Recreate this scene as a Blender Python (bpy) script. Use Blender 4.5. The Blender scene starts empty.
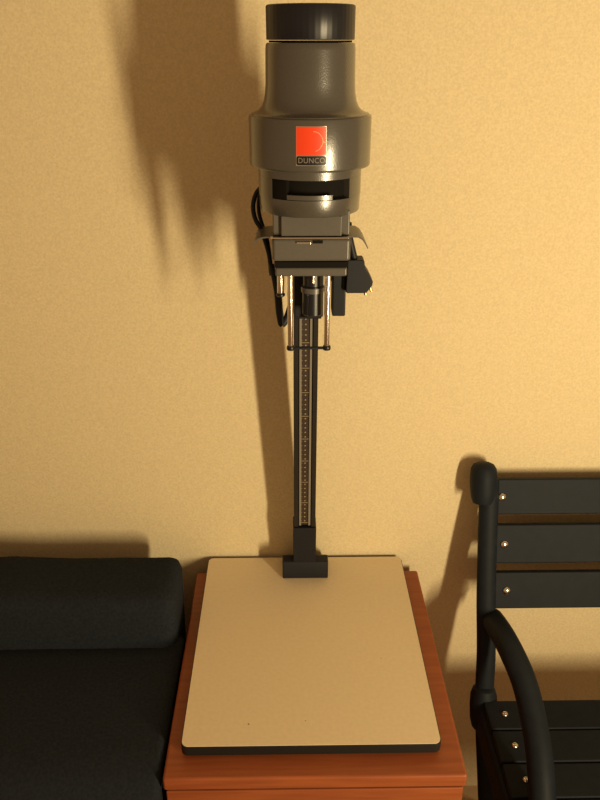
import bpy, bmesh, math, random
from mathutils import Vector, Matrix, Euler
random.seed(4)
S = bpy.context.scene
COL = S.collection
PI = math.pi
EYE = 1.495            # height of the camera over the floor

# ------------------------------------------------------------ camera
cam_d = bpy.data.cameras.new('camera')
cam = bpy.data.objects.new('camera', cam_d); COL.objects.link(cam)
cam.location = (0, 0, EYE)
cam.rotation_euler = (math.radians(90 - 24.916), 0, math.radians(-0.871))
cam_d.sensor_fit = 'VERTICAL'; cam_d.sensor_height = 24.0
cam_d.lens = 24.0 * 775.0 / 800.0
cam_d.clip_start = 0.02
S.camera = cam

# ------------------------------------------------------------ light
S.view_settings.view_transform = 'Standard'
S.view_settings.look = 'None'
S.view_settings.gamma = 1.0
S.view_settings.use_curve_mapping = False
S.view_settings.exposure = 0.0
W = bpy.data.worlds.new('room_bounce'); S.world = W; W.use_nodes = True
W.node_tree.nodes['Background'].inputs[0].default_value = (1.0, 0.58, 0.27, 1)
W.node_tree.nodes['Background'].inputs[1].default_value = 0.35
ld = bpy.data.lights.new('paper_floor_lamp', 'AREA')          # tall narrow lamp to the right, behind the camera
ld.shape = 'RECTANGLE'; ld.size = 0.07; ld.size_y = 0.66
ld.energy = 28.5; ld.color = (1.0, 0.79, 0.46)
lamp = bpy.data.objects.new('paper_floor_lamp', ld); COL.objects.link(lamp)
lamp.location = (0.87, -0.25, 0.99)
lamp.rotation_euler = (Vector((-0.1, 1.2, 2.1)) - lamp.location).to_track_quat('-Z', 'Y').to_euler()

# ------------------------------------------------------------ materials
def mat(name, col, rough=0.5, metal=0.0, spec=0.5, noise=0.0, nscale=30, bump=0.0, bscale=200, stretch=None, col2=None, coat=0.0):
    m = bpy.data.materials.new(name); m.use_nodes = True
    nt = m.node_tree; b = nt.nodes['Principled BSDF']
    b.inputs['Base Color'].default_value = (*col, 1)
    b.inputs['Roughness'].default_value = rough
    b.inputs['Metallic'].default_value = metal
    b.inputs['Specular IOR Level'].default_value = spec
    b.inputs['Coat Weight'].default_value = coat
    tc = nt.nodes.new('ShaderNodeTexCoord')
    mp = nt.nodes.new('ShaderNodeMapping'); nt.links.new(tc.outputs['Object'], mp.inputs[0])
    if stretch: mp.inputs['Scale'].default_value = stretch
    if noise or col2:
        n = nt.nodes.new('ShaderNodeTexNoise'); n.inputs['Scale'].default_value = nscale
        n.inputs['Detail'].default_value = 5
        nt.links.new(mp.outputs[0], n.inputs[0])
        r = nt.nodes.new('ShaderNodeValToRGB')
        a = col; c2 = col2 or tuple(c * (1 - noise) for c in col)
        r.color_ramp.elements[0].position = 0.3; r.color_ramp.elements[1].position = 0.7
        r.color_ramp.elements[0].color = (*c2, 1); r.color_ramp.elements[1].color = (*a, 1)
        nt.links.new(n.outputs['Fac'], r.inputs[0]); nt.links.new(r.outputs[0], b.inputs['Base Color'])
    if bump:
        n = nt.nodes.new('ShaderNodeTexNoise'); n.inputs['Scale'].default_value = bscale
        nt.links.new(mp.outputs[0], n.inputs[0])
        bp = nt.nodes.new('ShaderNodeBump'); bp.inputs['Strength'].default_value = bump
        bp.inputs['Distance'].default_value = 0.001
        nt.links.new(n.outputs['Fac'], bp.inputs['Height']); nt.links.new(bp.outputs[0], b.inputs['Normal'])
    return m
M = dict(
    wall=mat('cream_wall_paint', (.80, .68, .43), .85, spec=.2, noise=.17, nscale=300, bump=.25, bscale=240),
    floor=mat('pale_floor', (.62, .45, .28), .5, noise=.15, nscale=14, stretch=(1, 8, 1)),
    wood=mat('red_brown_wood', (.34, .094, .030), .42, spec=.35, col2=(.26, .066, .022), nscale=9, stretch=(1.2, 16, 16), bump=.1),
    grey=mat('grey_enamel', (.062, .060, .052), .27, spec=1.0, coat=.4, noise=.12, nscale=500, bump=.12, bscale=600),
    greyflat=mat('grey_cast_metal', (.098, .092, .080), .34, spec=.5, noise=.1, nscale=300),
    black=mat('black_plastic', (.012, .0135, .018), .5, spec=.25),
    blackrib=mat('black_gloss_plastic', (.009, .010, .014), .35, spec=.4),
    slot=mat('recess_shade', (.008, .007, .006), .8, spec=.1),  # near-black: shade inside slots and gaps put into the colour
    chrome=mat('polished_chrome', (.82, .78, .72), .16, metal=1.0),
    brass=mat('brass_pin', (.75, .45, .18), .3, metal=1.0),
    column=mat('black_column_paint', (.016, .014, .012), .5, spec=.3),
    scale=mat('worn_scale_line', (.22, .20, .165), .5),
    scalebg=mat('dark_scale_ground', (.035, .022, .016), .5),
    mark=mat('scale_numeral', (.30, .24, .15), .5),
    board=mat('white_laminate', (.80, .68, .47), .55, spec=.3, noise=.07, nscale=160),
    speck=mat('brown_speck', (.25, .11, .05), .6),
    boardedge=mat('black_edge_band', (.012, .012, .011), .5, spec=.3),
    fabric=mat('black_fabric', (.021, .026, .034), .95, spec=.1, noise=.35, nscale=220, bump=.6, bscale=500),
    chair=mat('black_chair_lacquer', (.011, .0155, .022), .6, spec=.18, noise=.2, nscale=60, bump=.1),
    red=mat('orange_red_badge', (.80, .055, .012), .35, spec=.5),
    pale=mat('pale_badge_line', (.80, .33, .16), .35),
    lettering=mat('silver_lettering', (.24, .20, .16), .4),
)

# ------------------------------------------------------------ helpers
def obj(name, bm, m, parent=None, smooth=False, bevel=0, seg=2, subd=0):
    bmesh.ops.recalc_face_normals(bm, faces=bm.faces)
    me = bpy.data.meshes.new(name); bm.to_mesh(me); bm.free()
    me.materials.append(M[m])
    o = bpy.data.objects.new(name, me); COL.objects.link(o)
    if smooth or bevel or subd:
        for p in me.polygons: p.use_smooth = True
        if not subd:
            me.set_sharp_from_angle(angle=math.radians(38))
    if bevel:
        b = o.modifiers.new('bevel', 'BEVEL'); b.width = bevel; b.segments = seg; b.limit_method = 'ANGLE'
        b.angle_limit = math.radians(40); b.harden_normals = True
    if subd:
        s = o.modifiers.new('sub', 'SUBSURF'); s.levels = subd; s.render_levels = subd
    if parent:
        o.parent = parent; o.matrix_parent_inverse = Matrix.Translation(-Vector(parent.location))
    return o
def thing(name, label, cat, loc=(0, 0, 0), group=None):
    o = bpy.data.objects.new(name, None); COL.objects.link(o); o.location = loc
    o.empty_display_size = .05
    o['label'] = label; o['category'] = cat
    if group: o['group'] = group
    return o
def box(bm, x0, x1, y0, y1, z0, z1, T=None):
    vs = [bm.verts.new((x, y, z)) for x in (x0, x1) for y in (y0, y1) for z in (z0, z1)]
    for f in ((0, 1, 3, 2), (4, 6, 7, 5), (0, 4, 5, 1), (2, 3, 7, 6), (0, 2, 6, 4), (1, 5, 7, 3)):
        bm.faces.new([vs[i] for i in f])
    if T is not None:
        for v in vs: v.co = T @ v.co
    return bm
def B(*a, T=None): return box(bmesh.new(), *a, T=T)
def lathe(bm, prof, cx, cy, n=64, T=None):
    """closed-ended turning about a vertical axis; prof = [(r, z)...]"""
    rings = []
    for r, z in prof:
        rings.append([bm.verts.new((cx + r * math.cos(2 * PI * i / n), cy + r * math.sin(2 * PI * i / n), z)) for i in range(n)])
    for a, b in zip(rings, rings[1:]):
        for i in range(n): bm.faces.new((a[i], a[(i + 1) % n], b[(i + 1) % n], b[i]))
    bm.faces.new(rings[0]); bm.faces.new(rings[-1])
    if T is not None:
        for rg in rings:
            for v in rg: v.co = T @ v.co
    return bm
def prism(bm, pts, axis, a, b):
    """polygon pts extruded along axis between a and b"""
    def p(u, v, w):
        return {'x': (w, u, v), 'y': (u, w, v), 'z': (u, v, w)}[axis]
    A = [bm.verts.new(p(u, v, a)) for u, v in pts]; Bq = [bm.verts.new(p(u, v, b)) for u, v in pts]
    bm.faces.new(A); bm.faces.new(Bq)
    for i in range(len(pts)):
        j = (i + 1) % len(pts); bm.faces.new((A[i], A[j], Bq[j], Bq[i]))
    return bm
def smooth_path(pts, n=8):
    P = [Vector(p) for p in pts]; out = []
    Q = [2 * P[0] - P[1]] + P + [2 * P[-1] - P[-2]]
    for i in range(1, len(Q) - 2):
        a, b, c, d = Q[i - 1:i + 3]
        for k in range(n):
            t = k / n
            out.append(.5 * ((2 * b) + (c - a) * t + (2 * a - 5 * b + 4 * c - d) * t * t + (3 * b - a - 3 * c + d) * t ** 3))
    out.append(P[-1]); return out
def tube(bm, pts, r, n=12, flat=None):
    """round (or elliptical: flat=(rx, ry)) tube along points; r may be a list"""
    R = r if isinstance(r, (list, tuple)) else [r] * len(pts)
    pts = [Vector(p) for p in pts]; rings = []
    up = Vector((1, 0, 0))
    for i, p in enumerate(pts):
        t = (pts[min(i + 1, len(pts) - 1)] - pts[max(i - 1, 0)]).normalized()
        if abs(t.dot(up)) > .95: u = t.cross(Vector((0, 0, 1))).normalized()
        else: u = (up - t * up.dot(t)).normalized()
        v = t.cross(u)
        fx, fy = flat or (1, 1)
        rings.append([bm.verts.new(p + R[i] * (fx * u * math.cos(2 * PI * k / n) + fy * v * math.sin(2 * PI * k / n))) for k in range(n)])
    for a, b in zip(rings, rings[1:]):
        for k in range(n): bm.faces.new((a[k], a[(k + 1) % n], b[(k + 1) % n], b[k]))
    bm.faces.new(rings[0]); bm.faces.new(rings[-1])
    return bm
def T_(*a, **k): return tube(bmesh.new(), *a, **k)

# ------------------------------------------------------------ setting
WALL_Y = 1.189
o = obj('wall_back', B(-3, 3, WALL_Y, WALL_Y + .1, 0, 2.6), 'wall'); o['kind'] = 'structure'
o = obj('floor', B(-3, 3, -2.2, WALL_Y + .1, -.06, 0), 'floor'); o['kind'] = 'structure'

# ------------------------------------------------------------ cabinet
TZ = .603
cab = thing('bedside_cabinet', 'red-brown wooden cabinet with a flat top carrying the enlarger', 'cabinet', (.032, .95, 0))
X0, X1, Y0, Y1 = -.1725, .2355, .7245, 1.168
obj('cabinet_top', B(X0, X1, Y0, Y1, TZ - .022, TZ), 'wood', cab, bevel=.004, seg=3)
carc = bmesh.new()
box(carc, X0 + .002, X0 + .020, Y0 + .021, Y1, .05, TZ - .0225); box(carc, X1 - .020, X1 - .002, Y0 + .021, Y1, .05, TZ - .0225)
box(carc, X0 + .0205, X1 - .0205, Y1 - .008, Y1 - .001, .05, TZ - .0225)
box(carc, X0 + .0205, X1 - .0205, Y0 + .021, Y1 - .0085, .05, .066)
obj('carcass', carc, 'wood', cab, bevel=.001)
obj('plinth', B(X0 + .01, X1 - .01, Y0 + .04, Y1 - .01, 0, .0495), 'wood', cab)
for z0, z1 in ((.404, .577), (.228, .400), (.052, .224)):
    obj('drawer', B(X0 + .003, X1 - .003, Y0 + .002, Y0 + .0205, z0, z1), 'wood', cab, bevel=.002)

# ------------------------------------------------------------ enlarger
CX = .0262
enl = thing('photo_enlarger', 'grey and black darkroom photo enlarger on a white baseboard, on the wooden cabinet', 'photo enlarger', (CX, .95, TZ))
BZ = .625
bx0, bx1, by0, by1 = -.1500, .2043, .7585, 1.1800
def rrect(x0, x1, y0, y1, r, n=6):
    pts = []
    for cx, cy, a0 in ((x1 - r, y1 - r, 0), (x0 + r, y1 - r, 90), (x0 + r, y0 + r, 180), (x1 - r, y0 + r, 270)):
        for i in range(n + 1):
            a = math.radians(a0 + 90 * i / n); pts.append((cx + r * math.cos(a), cy + r * math.sin(a)))
    return pts
bb = obj('baseboard', prism(bmesh.new(), rrect(bx0, bx1, by0, by1, .009), 'z', BZ - .0008, BZ), 'board', enl)
obj('board_core', prism(bmesh.new(), rrect(bx0 - .0012, bx1 + .0012, by0 - .0012, by1, .010), 'z', BZ - .0165, BZ - .0009), 'boardedge', enl, bevel=.0006)
for x in (bx0 + .03, bx1 - .03):
    for y in (by0 + .03, by1 - .035):
        obj('rubber_foot', lathe(bmesh.new(), [(.010, TZ + .0002), (.011, TZ + .003), (.010, BZ - .0168)], x, y, 20), 'black', enl)
sp = bmesh.new()
for x, y, r in ((-.06, .795, .0013), (.02, .80, .0008), (.14, .92, .0007)):
    lathe(sp, [(r, BZ + .00005), (r * .8, BZ + .0002)], x, y, 8)
o = obj('speck', sp, 'speck', enl); o['kind'] = 'stuff'

# column foot, leaning column
foot = bmesh.new()
prism(foot, [(1.1175, BZ + .0003), (1.1175, BZ + .033), (1.1195, BZ + .036), (1.136, BZ + .037), (1.172, BZ + .012), (1.176, BZ + .0003)], 'x', -.0140, .0668)
obj('column_foot', foot, 'black', enl, bevel=.002)
LEAN = math.atan(.105)
CT = Matrix.Translation((CX - .0012, 1.1225, BZ + .03)) @ Matrix.Rotation(LEAN, 4, 'X')     # local: x across, y from front face backwards, z up the column
w = .0183
obj('column_socket', B(-w - .0015, w + .0015, -.003, .031, .002, .082, T=CT), 'black', enl, bevel=.0015)
colm = bmesh.new()
LEN = .745
box(colm, -w, w, .006, .026, .0825, LEN, T=CT)
box(colm, -w, -w + .0075, 0, .0055, .0825, LEN, T=CT); box(colm, w - .0075, w, 0, .0055, .0825, LEN, T=CT)
column = obj('column', colm, 'column', enl, bevel=.0008)
z0s, z1s = .085, .60
obj('scale_strip', B(-.0100, .0100, .0035, .0058, z0s, z1s, T=CT), 'scalebg', column)
for s in (-1, 1):
    obj('scale_rail', B(s * .0078 - .0017, s * .0078 + .0017, .0012, .0034, z0s, z1s, T=CT), 'scale', column, bevel=.0003)
n = int((z1s - z0s) / .0086)
mk = bmesh.new()
for k in range(n):
    z = z0s + .005 + k * .0086
    if k % 5 == 0: box(mk, -.0060, .0060, .0030, .0034, z - .0005, z + .0005, T=CT)
    lathe(mk, [(.0013, 0), (.0013, .0006)], 0, 0, 8, T=CT @ Matrix.Translation((0, .0034, z + .0043)) @ Matrix.Rotation(PI / 2, 4, 'X'))
    box(mk, -.0060, -.0045, .0030, .0034, z + .0040, z + .0046, T=CT)
o = obj('scale_mark', mk, 'mark', column); o['kind'] = 'stuff'

# carriage sleeve round the column and arm to the head
ZB = EYE - .2583        # underside of the negative stage
HY = .955               # head axis depth
def colpt(z):            # y of the column's front face at world height z
    return 1.1225 - .105 * (z - BZ - .03)
zc0, zc1 = EYE - .366, EYE - .21
lz = lambda z: (z - BZ - .03) / math.cos(LEAN)
car = bmesh.new()
box(car, -w - .004, w + .004, -.0055, -.0006, lz(zc0), lz(zc1), T=CT); box(car, -w - .004, w + .004, .0266, .032, lz(zc0), lz(zc1), T=CT)
box(car, -w - .004, -w - .0006, -.0006, .0266, lz(zc0), lz(zc1), T=CT); box(car, w + .0006, w + .004, -.0006, .0266, lz(zc0), lz(zc1), T=CT)
obj('carriage', car, 'black', enl, bevel=.001)
obj('carriage_arm', B(CX - .016, CX + .016, HY + .035, colpt(zc1) - .005, ZB - .028, ZB - .0005), 'black', enl, bevel=.002)
obj('side_housing', B(CX + .0315, CX + .0492, .985, 1.02, EYE - .335, ZB - .0005), 'black', enl, bevel=.002)
obj('housing_bracket', B(CX + .0235, CX + .0305, .99, 1.015, EYE - .288, ZB - .0006), 'greyflat', enl, bevel=.001)

# negative stage: two grey tiers with a dark gap
def tier(name, hw, y0, y1, z0, z1, m, bev=.0025):
    return obj(name, B(CX + .001 - hw, CX + .001 + hw, y0, y1, z0, z1), m, enl, bevel=bev, seg=3)
F = .907
tier('lower_stage', .0432, F + .001, F + .094, ZB, EYE - .2475, 'greyflat')
tier('stage_gap', .0440, F + .002, F + .094, EYE - .2473, EYE - .2403, 'slot', .0005)
st = tier('negative_stage', .0464, F - .001, F + .097, EYE - .2395, EYE - .2120, 'greyflat', .004)
obj('stage_tab', B(CX - .0165, CX + .0005, F - .0035, F - .0012, EYE - .2175, EYE - .2155), 'chrome', st, bevel=.0004)
obj('stage_slot', B(CX + .0025, CX + .0145, F - .0016, F + .002, EYE - .2175, EYE - .2140), 'slot', st)
# chrome-edged carrier plate whose ends curl down on both sides
zp = EYE - .2110
prof = []
for s in (-1, 1):
    pass
up_pts = [(-.0675, -.0115), (-.0660, -.0065), (-.0630, -.0022), (-.0580, -.0002), (-.0480, .0008), (.0480, .0008), (.0570, .0006), (.0620, -.0022), (.0665, -.0085), (.0690, -.0140)]
dn_pts = [(.0678, -.0144), (.0652, -.0090), (.0612, -.0036), (.0565, -.0010), (.0480, -.0008), (-.0480, -.0008), (-.0575, -.0018), (-.0618, -.0036), (-.0648, -.0075), (-.0664, -.0118)]
cp = bmesh.new()
prism(cp, [(CX + a, zp + b) for a, b in up_pts + dn_pts], 'y', F + .004, F + .062)
plate = obj('carrier_plate', cp, 'greyflat', enl, smooth=True)
obj('plate_edge', B(CX - .0475, CX + .0450, F - .003, F + .0035, zp - .0006, zp + .0009), 'chrome', plate, bevel=.0003)
# square throat between lamp house and stage
tier('lamp_house_throat', .0455, F + .006, F + .092, zp + .0012, EYE - .180, 'greyflat', .002)
tier('throat_panel', .0355, F + .001, F + .0055, zp + .0013, EYE - .186, 'greyflat', .001)

# lamp house: lathed body
def Lt(name, prof, m, par, **k): return obj(name, lathe(bmesh.new(), [(r, EYE + z) for r, z in prof], CX, HY, 96), m, par, smooth=True, **k)
# lower drum with the slot left open in front
rl = .0612
def drum_segment(bm, r0, r1, a0, a1, z0, z1, n=24, r1t=None):
    vs = []
    for i in range(n + 1):
        a = math.radians(a0 + (a1 - a0) * i / n); c, s = math.cos(a), math.sin(a)
        vs.append([bm.verts.new((CX + r * c, HY + r * s, EYE + z)) for r, z in ((r0, z0), (r1, z0), (r1t or r1, z1), (r0, z1))])
    for p, q in zip(vs, vs[1:]):
        for k in range(4): bm.faces.new((p[k], p[(k + 1) % 4], q[(k + 1) % 4], q[k]))
    bm.faces.new(vs[0]); bm.faces.new(vs[-1]); return bm
Lt('condenser_drum', [(.048, -.1795), (.0550, -.1860), (.0592, -.1858), (.0602, -.1845), (rl - .0004, -.1665), (.052, -.1660), (.052, -.1445), (rl, -.1440), (rl + .0006, -.1345), (.05, -.1342)], 'grey', enl)
obj('drum_back', drum_segment(bmesh.new(), .0525, rl, -43, 223, -.1664, -.1441, 72), 'grey', enl, smooth=True)
obj('filter_slot', drum_segment(bmesh.new(), .0521, .0530, -137, -43, -.1660, -.1445), 'slot', enl)
obj('filter_drawer', drum_segment(bmesh.new(), .0532, .0606, -117, -66, -.1658, -.1606), 'grey', enl, smooth=True)
obj('slot_shade_fill', drum_segment(bmesh.new(), .0532, .0607, -136.8, -117.5, -.1658, -.1448), 'slot', enl)  # dark infill standing for shade at the slot's left end, covers the lit drum edge
Lt('lamp_house_ring', [(.05, -.1340), (.0700, -.1340), (.0710, -.1330), (.0714, -.1310), (.0714, -.0805), (.0706, -.0785), (.0685, -.0780), (.0682, -.0766), (.0640, -.0755), (.0595, -.0730), (.0560, -.0690), (.0535, -.0630), (.0520, -.0550), (.0512, -.0450), (.0507, -.010), (.0502, -.0045), (.0490, -.0028), (.03, -.0026)], 'grey', enl)
Lt('cap_seat', [(.0465, -.0025), (.0465, -.0004)], 'slot', enl)
cap = bmesh.new()
N = 144
rings = []
for r, z in ((.044, 0), (.0487, .0002), (.0494, .0010), (.0496, .0332), (.0489, .0346), (.0475, .0352), (.030, .0352)):
    rg = []
    for i in range(N):
        rr = r - (.00025 if (i % 3 == 0 and .0493 < r) else 0)
        rg.append(cap.verts.new((CX + rr * math.cos(2 * PI * i / N), HY + rr * math.sin(2 * PI * i / N), EYE + z)))
    rings.append(rg)
for a, b in zip(rings, rings[1:]):
    for i in range(N): cap.faces.new((a[i], a[(i + 1) % N], b[(i + 1) % N], b[i]))
cap.faces.new(rings[0]); cap.faces.new(rings[-1])
obj('lamp_cap', cap, 'blackrib', enl, smooth=True)

# badge wrapped on the ring
RB = .0716
def wrap_bm(bm, r, cx_off, z_off):
    for v in bm.verts:
        a = -PI / 2 + (v.co.x + cx_off) / RB; rr = r + v.co.z
        v.co = Vector((CX + rr * math.cos(a), HY + rr * math.sin(a), EYE + z_off + v.co.y))
    return bm
def patch(u0, u1, v0, v1, t0, t1, n=14, r=0):
    """box in (u along the curve, v up, t outwards)"""
    bm = bmesh.new(); cols = []
    for i in range(n + 1):
        u = u0 + (u1 - u0) * i / n
        e = min(u - u0, u1 - u); d = 0
        if r and e < r: d = r - math.sqrt(max(0, r * r - (r - e) ** 2))
        cols.append([bm.verts.new((u, v, t)) for v, t in ((v0 + d, t0), (v1 - d, t0), (v1 - d, t1), (v0 + d, t1))])
    for a, b in zip(cols, cols[1:]):
        for k in range(4): bm.faces.new((a[k], a[(k + 1) % 4], b[(k + 1) % 4], b[k]))
    bm.faces.new(cols[0]); bm.faces.new(cols[-1]); return bm
BU = -.0005
obj('badge_frame', wrap_bm(patch(-.0169, .0169, -.0262, .0153, -.0003, .0002, 24), RB, BU, -.0998), 'chrome', enl)
badge = obj('badge', wrap_bm(patch(-.0163, .0163, -.0146, .0146, .0003, .0008), RB, BU, -.0998), 'red', enl)
arc = bmesh.new()
def flat_line(bm, pts, wd, t0=.00085, t1=.0011):
    for (x0, y0), (x1, y1) in zip(pts, pts[1:]):
        d = Vector((x1 - x0, y1 - y0)); L = d.length; d /= L; nn = Vector((-d.y, d.x)) * wd / 2
        q = [(x0 + nn.x, y0 + nn.y), (x1 + nn.x, y1 + nn.y), (x1 - nn.x, y1 - nn.y), (x0 - nn.x, y0 - nn.y)]
        a = [bm.verts.new((*p, t0)) for p in q]; b = [bm.verts.new((*p, t1)) for p in q]
        bm.faces.new(a); bm.faces.new(b)
        for i in range(4): bm.faces.new((a[i], a[(i + 1) % 4], b[(i + 1) % 4], b[i]))
flat_line(arc, [(.002 + .0105 * math.cos(math.radians(a)), -.0005 + .0105 * math.sin(math.radians(a))) for a in range(-75, 91, 15)], .0007)
flat_line(arc, [(.0125, -.0005), (.0165, -.0022)], .0010); flat_line(arc, [(.0122, .0032), (.0132, -.0014), (.0100, -.0065)], .0007)
obj('badge_line', wrap_bm(arc, RB, BU, -.0998), 'pale', badge)
tab = obj('name_plate', wrap_bm(patch(-.0162, .0164, -.0047, .0047, .0003, .0008, 24, .0014), RB, BU, -.1205), 'blackrib', enl)
fc = bpy.data.curves.new('lettering', 'FONT'); fc.body = 'DUNCO'; fc.size = .0095; fc.align_x = 'CENTER'; fc.align_y = 'CENTER'
fc.extrude = .00012; fc.space_character = 1.08; fc.resolution_u = 3
fo = bpy.data.objects.new('lettering', fc); COL.objects.link(fo)
bpy.context.view_layer.update()
me = bpy.data.meshes.new_from_object(fo.evaluated_get(bpy.context.evaluated_depsgraph_get()))
bpy.data.objects.remove(fo)
tb = bmesh.new(); tb.from_mesh(me)
for v in tb.verts: v.co.x *= .80; v.co.y *= .85; v.co.z += .00095
obj('lettering', wrap_bm(tb, RB, BU + .0004, -.1205), 'lettering', tab)

# lens and focusing rods below the stage
RX = .0224
obj('lens_board', B(CX - .0190, CX + .0185, HY + .004, HY + .009, EYE - .327, ZB - .0005), 'black', enl, bevel=.0015)
obj('lens', lathe(bmesh.new(), [(.0120, ZB - .0006), (.0120, ZB - .0190), (.0130, ZB - .0200), (.0130, ZB - .0560), (.0118, ZB - .0575)], CX + .004, HY - .0155, 40), 'blackrib', enl, smooth=True)
obj('lens_ring', lathe(bmesh.new(), [(.0132, ZB - .0205), (.0146, ZB - .0210), (.0146, ZB - .0275), (.0132, ZB - .0280)], CX + .004, HY - .0155, 40), 'greyflat', enl, smooth=True)
obj('screw', lathe(bmesh.new(), [(.0014, ZB - .0105), (.0014, ZB - .0006)], CX + .004, F + .008, 16), 'chrome', enl, smooth=True)
yr = F + .012
zr = EYE - .3545
for x in (CX - .0240, CX + .0216):
    obj('focusing_rod', lathe(bmesh.new(), [(.0036, zr + .0035), (.0038, zr + .005), (.0038, ZB - .0004)], x, yr, 24), 'chrome', enl, smooth=True)
    obj('rod_nut', lathe(bmesh.new(), [(.0046, zr - .002), (.0052, zr - .001), (.0052, zr + .002), (.0046, zr + .0034)], x, yr, 16), 'blackrib', enl, smooth=True)
obj('rod_bar', B(CX - .0190, CX + .0166, yr - .002, yr + .002, zr - .0012, zr + .0018), 'black', enl, bevel=.0005)
# short chrome pillar with its clamp
px = CX - .0362
obj('chrome_pillar', lathe(bmesh.new(), [(.0040, ZB - .0265), (.0042, ZB - .025), (.0042, ZB - .0004)], px, F + .022, 24), 'chrome', enl, smooth=True)
obj('pillar_clamp', lathe(bmesh.new(), [(.0040, ZB - .031), (.0056, ZB - .0295), (.0056, ZB - .0275), (.0044, ZB - .0267)], px, F + .022, 20), 'blackrib', enl, smooth=True)

# power cord: loop on the left, plug on the right
def P(dx, h, y): return (CX + dx, y, EYE - h)
cord = bmesh.new()
tube(cord, smooth_path([P(-.0590, .1640, .975), P(-.0655, .1720, .975), P(-.0695, .1860, .972), P(-.0670, .2010, .966), P(-.0600, .2120, .960), P(-.0545, .2270, .955), P(-.0500, .2450, .955), P(-.0480, .2650, .950)]), .0029, 10)
tube(cord, smooth_path([P(-.0585, .1700, .985), P(-.0625, .1800, .985), P(-.0630, .1930, .980), P(-.0600, .2060, .974), P(-.0535, .2240, .966), P(-.0495, .2480, .960), P(-.0480, .2700, .955)]), .0025, 10)
tube(cord, smooth_path([P(-.0478, .2540, .950), P(-.0430, .2750, .945), P(-.0395, .2950, .943), P(-.0380, .3150, .943), P(-.0350, .3310, .943), P(-.0290, .3230, .945), P(-.0230, .3080, .955)], 6), [.0034, .0034, .0035, .0035, .0036, .0037, .0038, .0040, .0041, .0042, .0044, .0046] + [.0048] * 8 + [.0046] * 4 + [.0042] * 13, 10)
obj('power_cord', cord, 'black', enl, smooth=True)
tube_r = T_(smooth_path([P(.0500, .2100, .985), P(.0510, .2220, .985), P(.0535, .2350, .985), P(.0600, .2600, .985)]), [.0045] * 1 + [.0045] * 24, 10)
obj('plug_lead', tube_r, 'black', enl, smooth=True)
pl = bmesh.new()
def HP(px_, py_): return (CX + px_, EYE - py_)
prism(pl, [HP(.0500, .2560), HP(.0700, .2560), HP(.0715, .2580), HP(.0725, .2660), HP(.0780, .2740), HP(.0835, .2850), HP(.0825, .2900), HP(.0790, .2950), HP(.0750, .3000), HP(.0500, .3000), HP(.0485, .2985)], 'y', .975, 1.000)
plug = obj('power_plug', pl, 'black', enl, bevel=.003, seg=3)
for a, b in ((P(.0740, .2970, .988), P(.0758, .3060, .988)), (P(.0795, .2920, .988), P(.0830, .3010, .988))):
    obj('plug_pin', T_([a, b], .0020, 12), 'brass', plug, smooth=True)

# ------------------------------------------------------------ chair
# the back plane leans towards the wall: y = 1.04 + .290 * (z - .415)
chair = thing('slatted_chair', 'black slatted chair with bright bolts and curved armrests, right of the cabinet', 'chair', (.55, .85, 0))
SL = .290; ZS = .415
def by(z): return 1.04 + SL * (z - ZS)
TILT = math.atan(SL)
XL, XR = .350, .810
def post(x0, x1, s):
    bm = bmesh.new()
    pts = [(x1 + s * .0075, by(.808), .808), (x1 + s * .0075, by(.70), .70), (x1 + s * .0085, by(.60), .60), (x0, by(.50), .50), (x0, by(.40), .40), (x0 + s * .005, .975, .26), (x0 + s * .010, .90, .10), (x0 + s * .012, .86, .006)]
    tube(bm, smooth_path(pts, 6), .0172, 16, flat=(1, .8))
    return bm
def cyl_between(a, b, r, n=16): return T_([a, b], r, n)
for s, x in ((1, XL), (-1, XR)):
    obj('back_post', post(x, x - s * .012, s), 'chair', chair, smooth=True)
    k = bmesh.new(); zt = .818
    tube(k, [(x - s * .015, by(zt + a), zt + a) for a in (-.052, -.044, -.030, -.010, .006, .013, .0165)], [.0175, .0205, .0225, .0232, .0220, .0175, .0100], 20)
    obj('post_cap', k, 'chair', chair, smooth=True)
    # side rail with rounded rear end
    r = bmesh.new()
    box(r, x - .016, x + .016, .56, 1.045, ZS - .062, ZS - .004)
    obj('side_rail', r, 'chair', chair, bevel=.008, seg=3)
    k = bmesh.new()
    tube(k, [(x - s * .002, by(a), a) for a in (.355, .363, .378, .402, .422, .433, .438)], [.013, .020, .0235, .0245, .0235, .020, .012], 20)
    obj('rail_joint', k, 'chair', chair, smooth=True)
    # rear leg crossing under the seat to the wall
    obj('rear_leg', T_(smooth_path([(x + s * .034, .60, ZS - .055), (x + s * .034, .86, .20), (x + s * .052, 1.11, .012)], 6), .0150, 14), 'chair', chair, smooth=True)
    # armrest
    A = smooth_path([(x + s * .008, by(.560) , .560), (x + s * .011, 1.035, .572), (x + s * .016, .985, .5737), (x + s * .025, .945, .5582), (x + s * .030, .915, .539), (x + s * .032, .885, .520), (x + s * .032, .850, .497), (x + s * .030, .815, .465), (x + s * .029, .790, ZS + .0122)], 8)
    obj('armrest', T_(A, .0205, 16), 'chair', chair, smooth=True)
def bolt(par, p, n, r=.0072):
    """domed bright bolt head at p facing n"""
    q = Vector(n).to_track_quat('Z', 'Y').to_matrix().to_4x4(); T = Matrix.Translation(p) @ q
    return obj('bolt', lathe(bmesh.new(), [(r, 0), (r, .0008), (r * .85, .0022), (r * .5, .0034), (r * .15, .0038)], 0, 0, 20, T=T), 'chrome', par, smooth=True)
BN = (0, -math.cos(TILT), math.sin(TILT) * 1)
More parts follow.
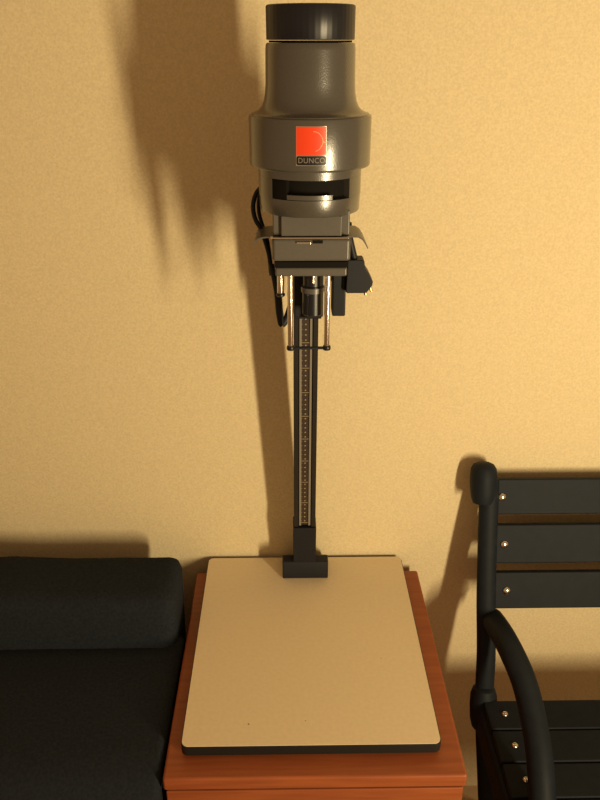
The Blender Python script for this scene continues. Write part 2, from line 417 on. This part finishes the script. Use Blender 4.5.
for zc, hh in ((.776, .0320), (.6940, .0355), (.6120, .0340)):
    Tm = Matrix.Translation((0, by(zc), zc)) @ Matrix.Rotation(-TILT, 4, 'X')
    o = obj('back_slat', B(XL - .004, XR + .004, -.004, .010, -hh, hh, T=Tm), 'chair', chair, bevel=.003)
    for x in (XL + .017 + (.781 - zc) * .085, XR - .017 - (.781 - zc) * .085):
        bolt(o, Vector((x, by(zc), zc)) + Tm.to_3x3() @ Vector((0, -.0042, 0)), BN)
ys = [.9915 - .0665 * i for i in range(7)]
for i, y in enumerate(ys):
    o = obj('seat_slat', B(XL - .008, XR + .008, y - .0315, y + .0315, ZS - .0035, ZS + .0115), 'chair', chair, bevel=.003)
    for x in (XL + .023, XR - .023):
        bolt(o, (x, y, ZS + .0117), (0, 0, 1), .0058)
obj('front_stretcher', T_([(XL + .01, .90, .10), (XR - .01, .90, .10)], .010, 12), 'chair', chair, smooth=True)

# ------------------------------------------------------------ armchair
arm = thing('armchair', 'black fabric armchair with a soft rounded back, left of the wooden cabinet', 'armchair', (-.76, .75, 0))
AX1, AX0 = -.1765, -1.35
def cushion(name, x0, x1, y0, y1, z0, z1, bev, lean=0, wav=0, nx=24):
    bm = bmesh.new(); box(bm, x0, x1, y0, y1, z0, z1)
    bmesh.ops.bevel(bm, geom=list(bm.edges), offset=bev, segments=5, profile=.5, affect='EDGES')
    bmesh.ops.bisect_plane(bm, geom=bm.verts[:] + bm.edges[:] + bm.faces[:], plane_co=(0, 0, (z0 + z1) / 2), plane_no=(0, 0, 1))
    for i in range(1, nx):
        bmesh.ops.bisect_plane(bm, geom=bm.verts[:] + bm.edges[:] + bm.faces[:], plane_co=(x0 + (x1 - x0) * i / nx, 0, 0), plane_no=(1, 0, 0))
    for v in bm.verts:
        t = (v.co.z - z0) / (z1 - z0)
        if wav and t > .5: v.co.z += wav * (math.sin((v.co.x - x0) * 15.5 + 1.2) + .5 * math.sin(v.co.x * 37)) * (t - .5) * 2
        v.co.y += lean * t
    return obj(name, bm, 'fabric', arm, smooth=True)
cushion('backrest', AX0 + .01, AX1 - .009, .925, 1.055, .30, .690, .024, lean=.06, wav=.0025)
def armrest_bm(x0, x1):
    pts = [(1.03, .06), (1.03, .575), (1.00, .600), (.95, .605), (.78, .604), (.745, .600), (.72, .585), (.70, .555), (.66, .47), (.58, .42), (.42, .40), (.36, .37), (.34, .32), (.34, .06)]
    return prism(bmesh.new(), pts, 'x', x0, x1)
for x0, x1 in ((AX1 - .30, AX1), (AX0, AX0 + .30)):
    obj('armrest', armrest_bm(x0, x1), 'fabric', arm, bevel=.012, seg=4)
cushion('seat_cushion', AX0 + .302, AX1 - .302, .36, .95, .31, .43, .03)
obj('seat_base', B(AX0 + .302, AX1 - .302, .37, 1.0, .06, .305), 'fabric', arm, bevel=.01)
for x in (AX0 + .05, AX1 - .05):
    for y in (.40, .97):
        obj('leg', lathe(bmesh.new(), [(.016, 0), (.022, .0595)], x, y, 16), 'black', arm, smooth=True)
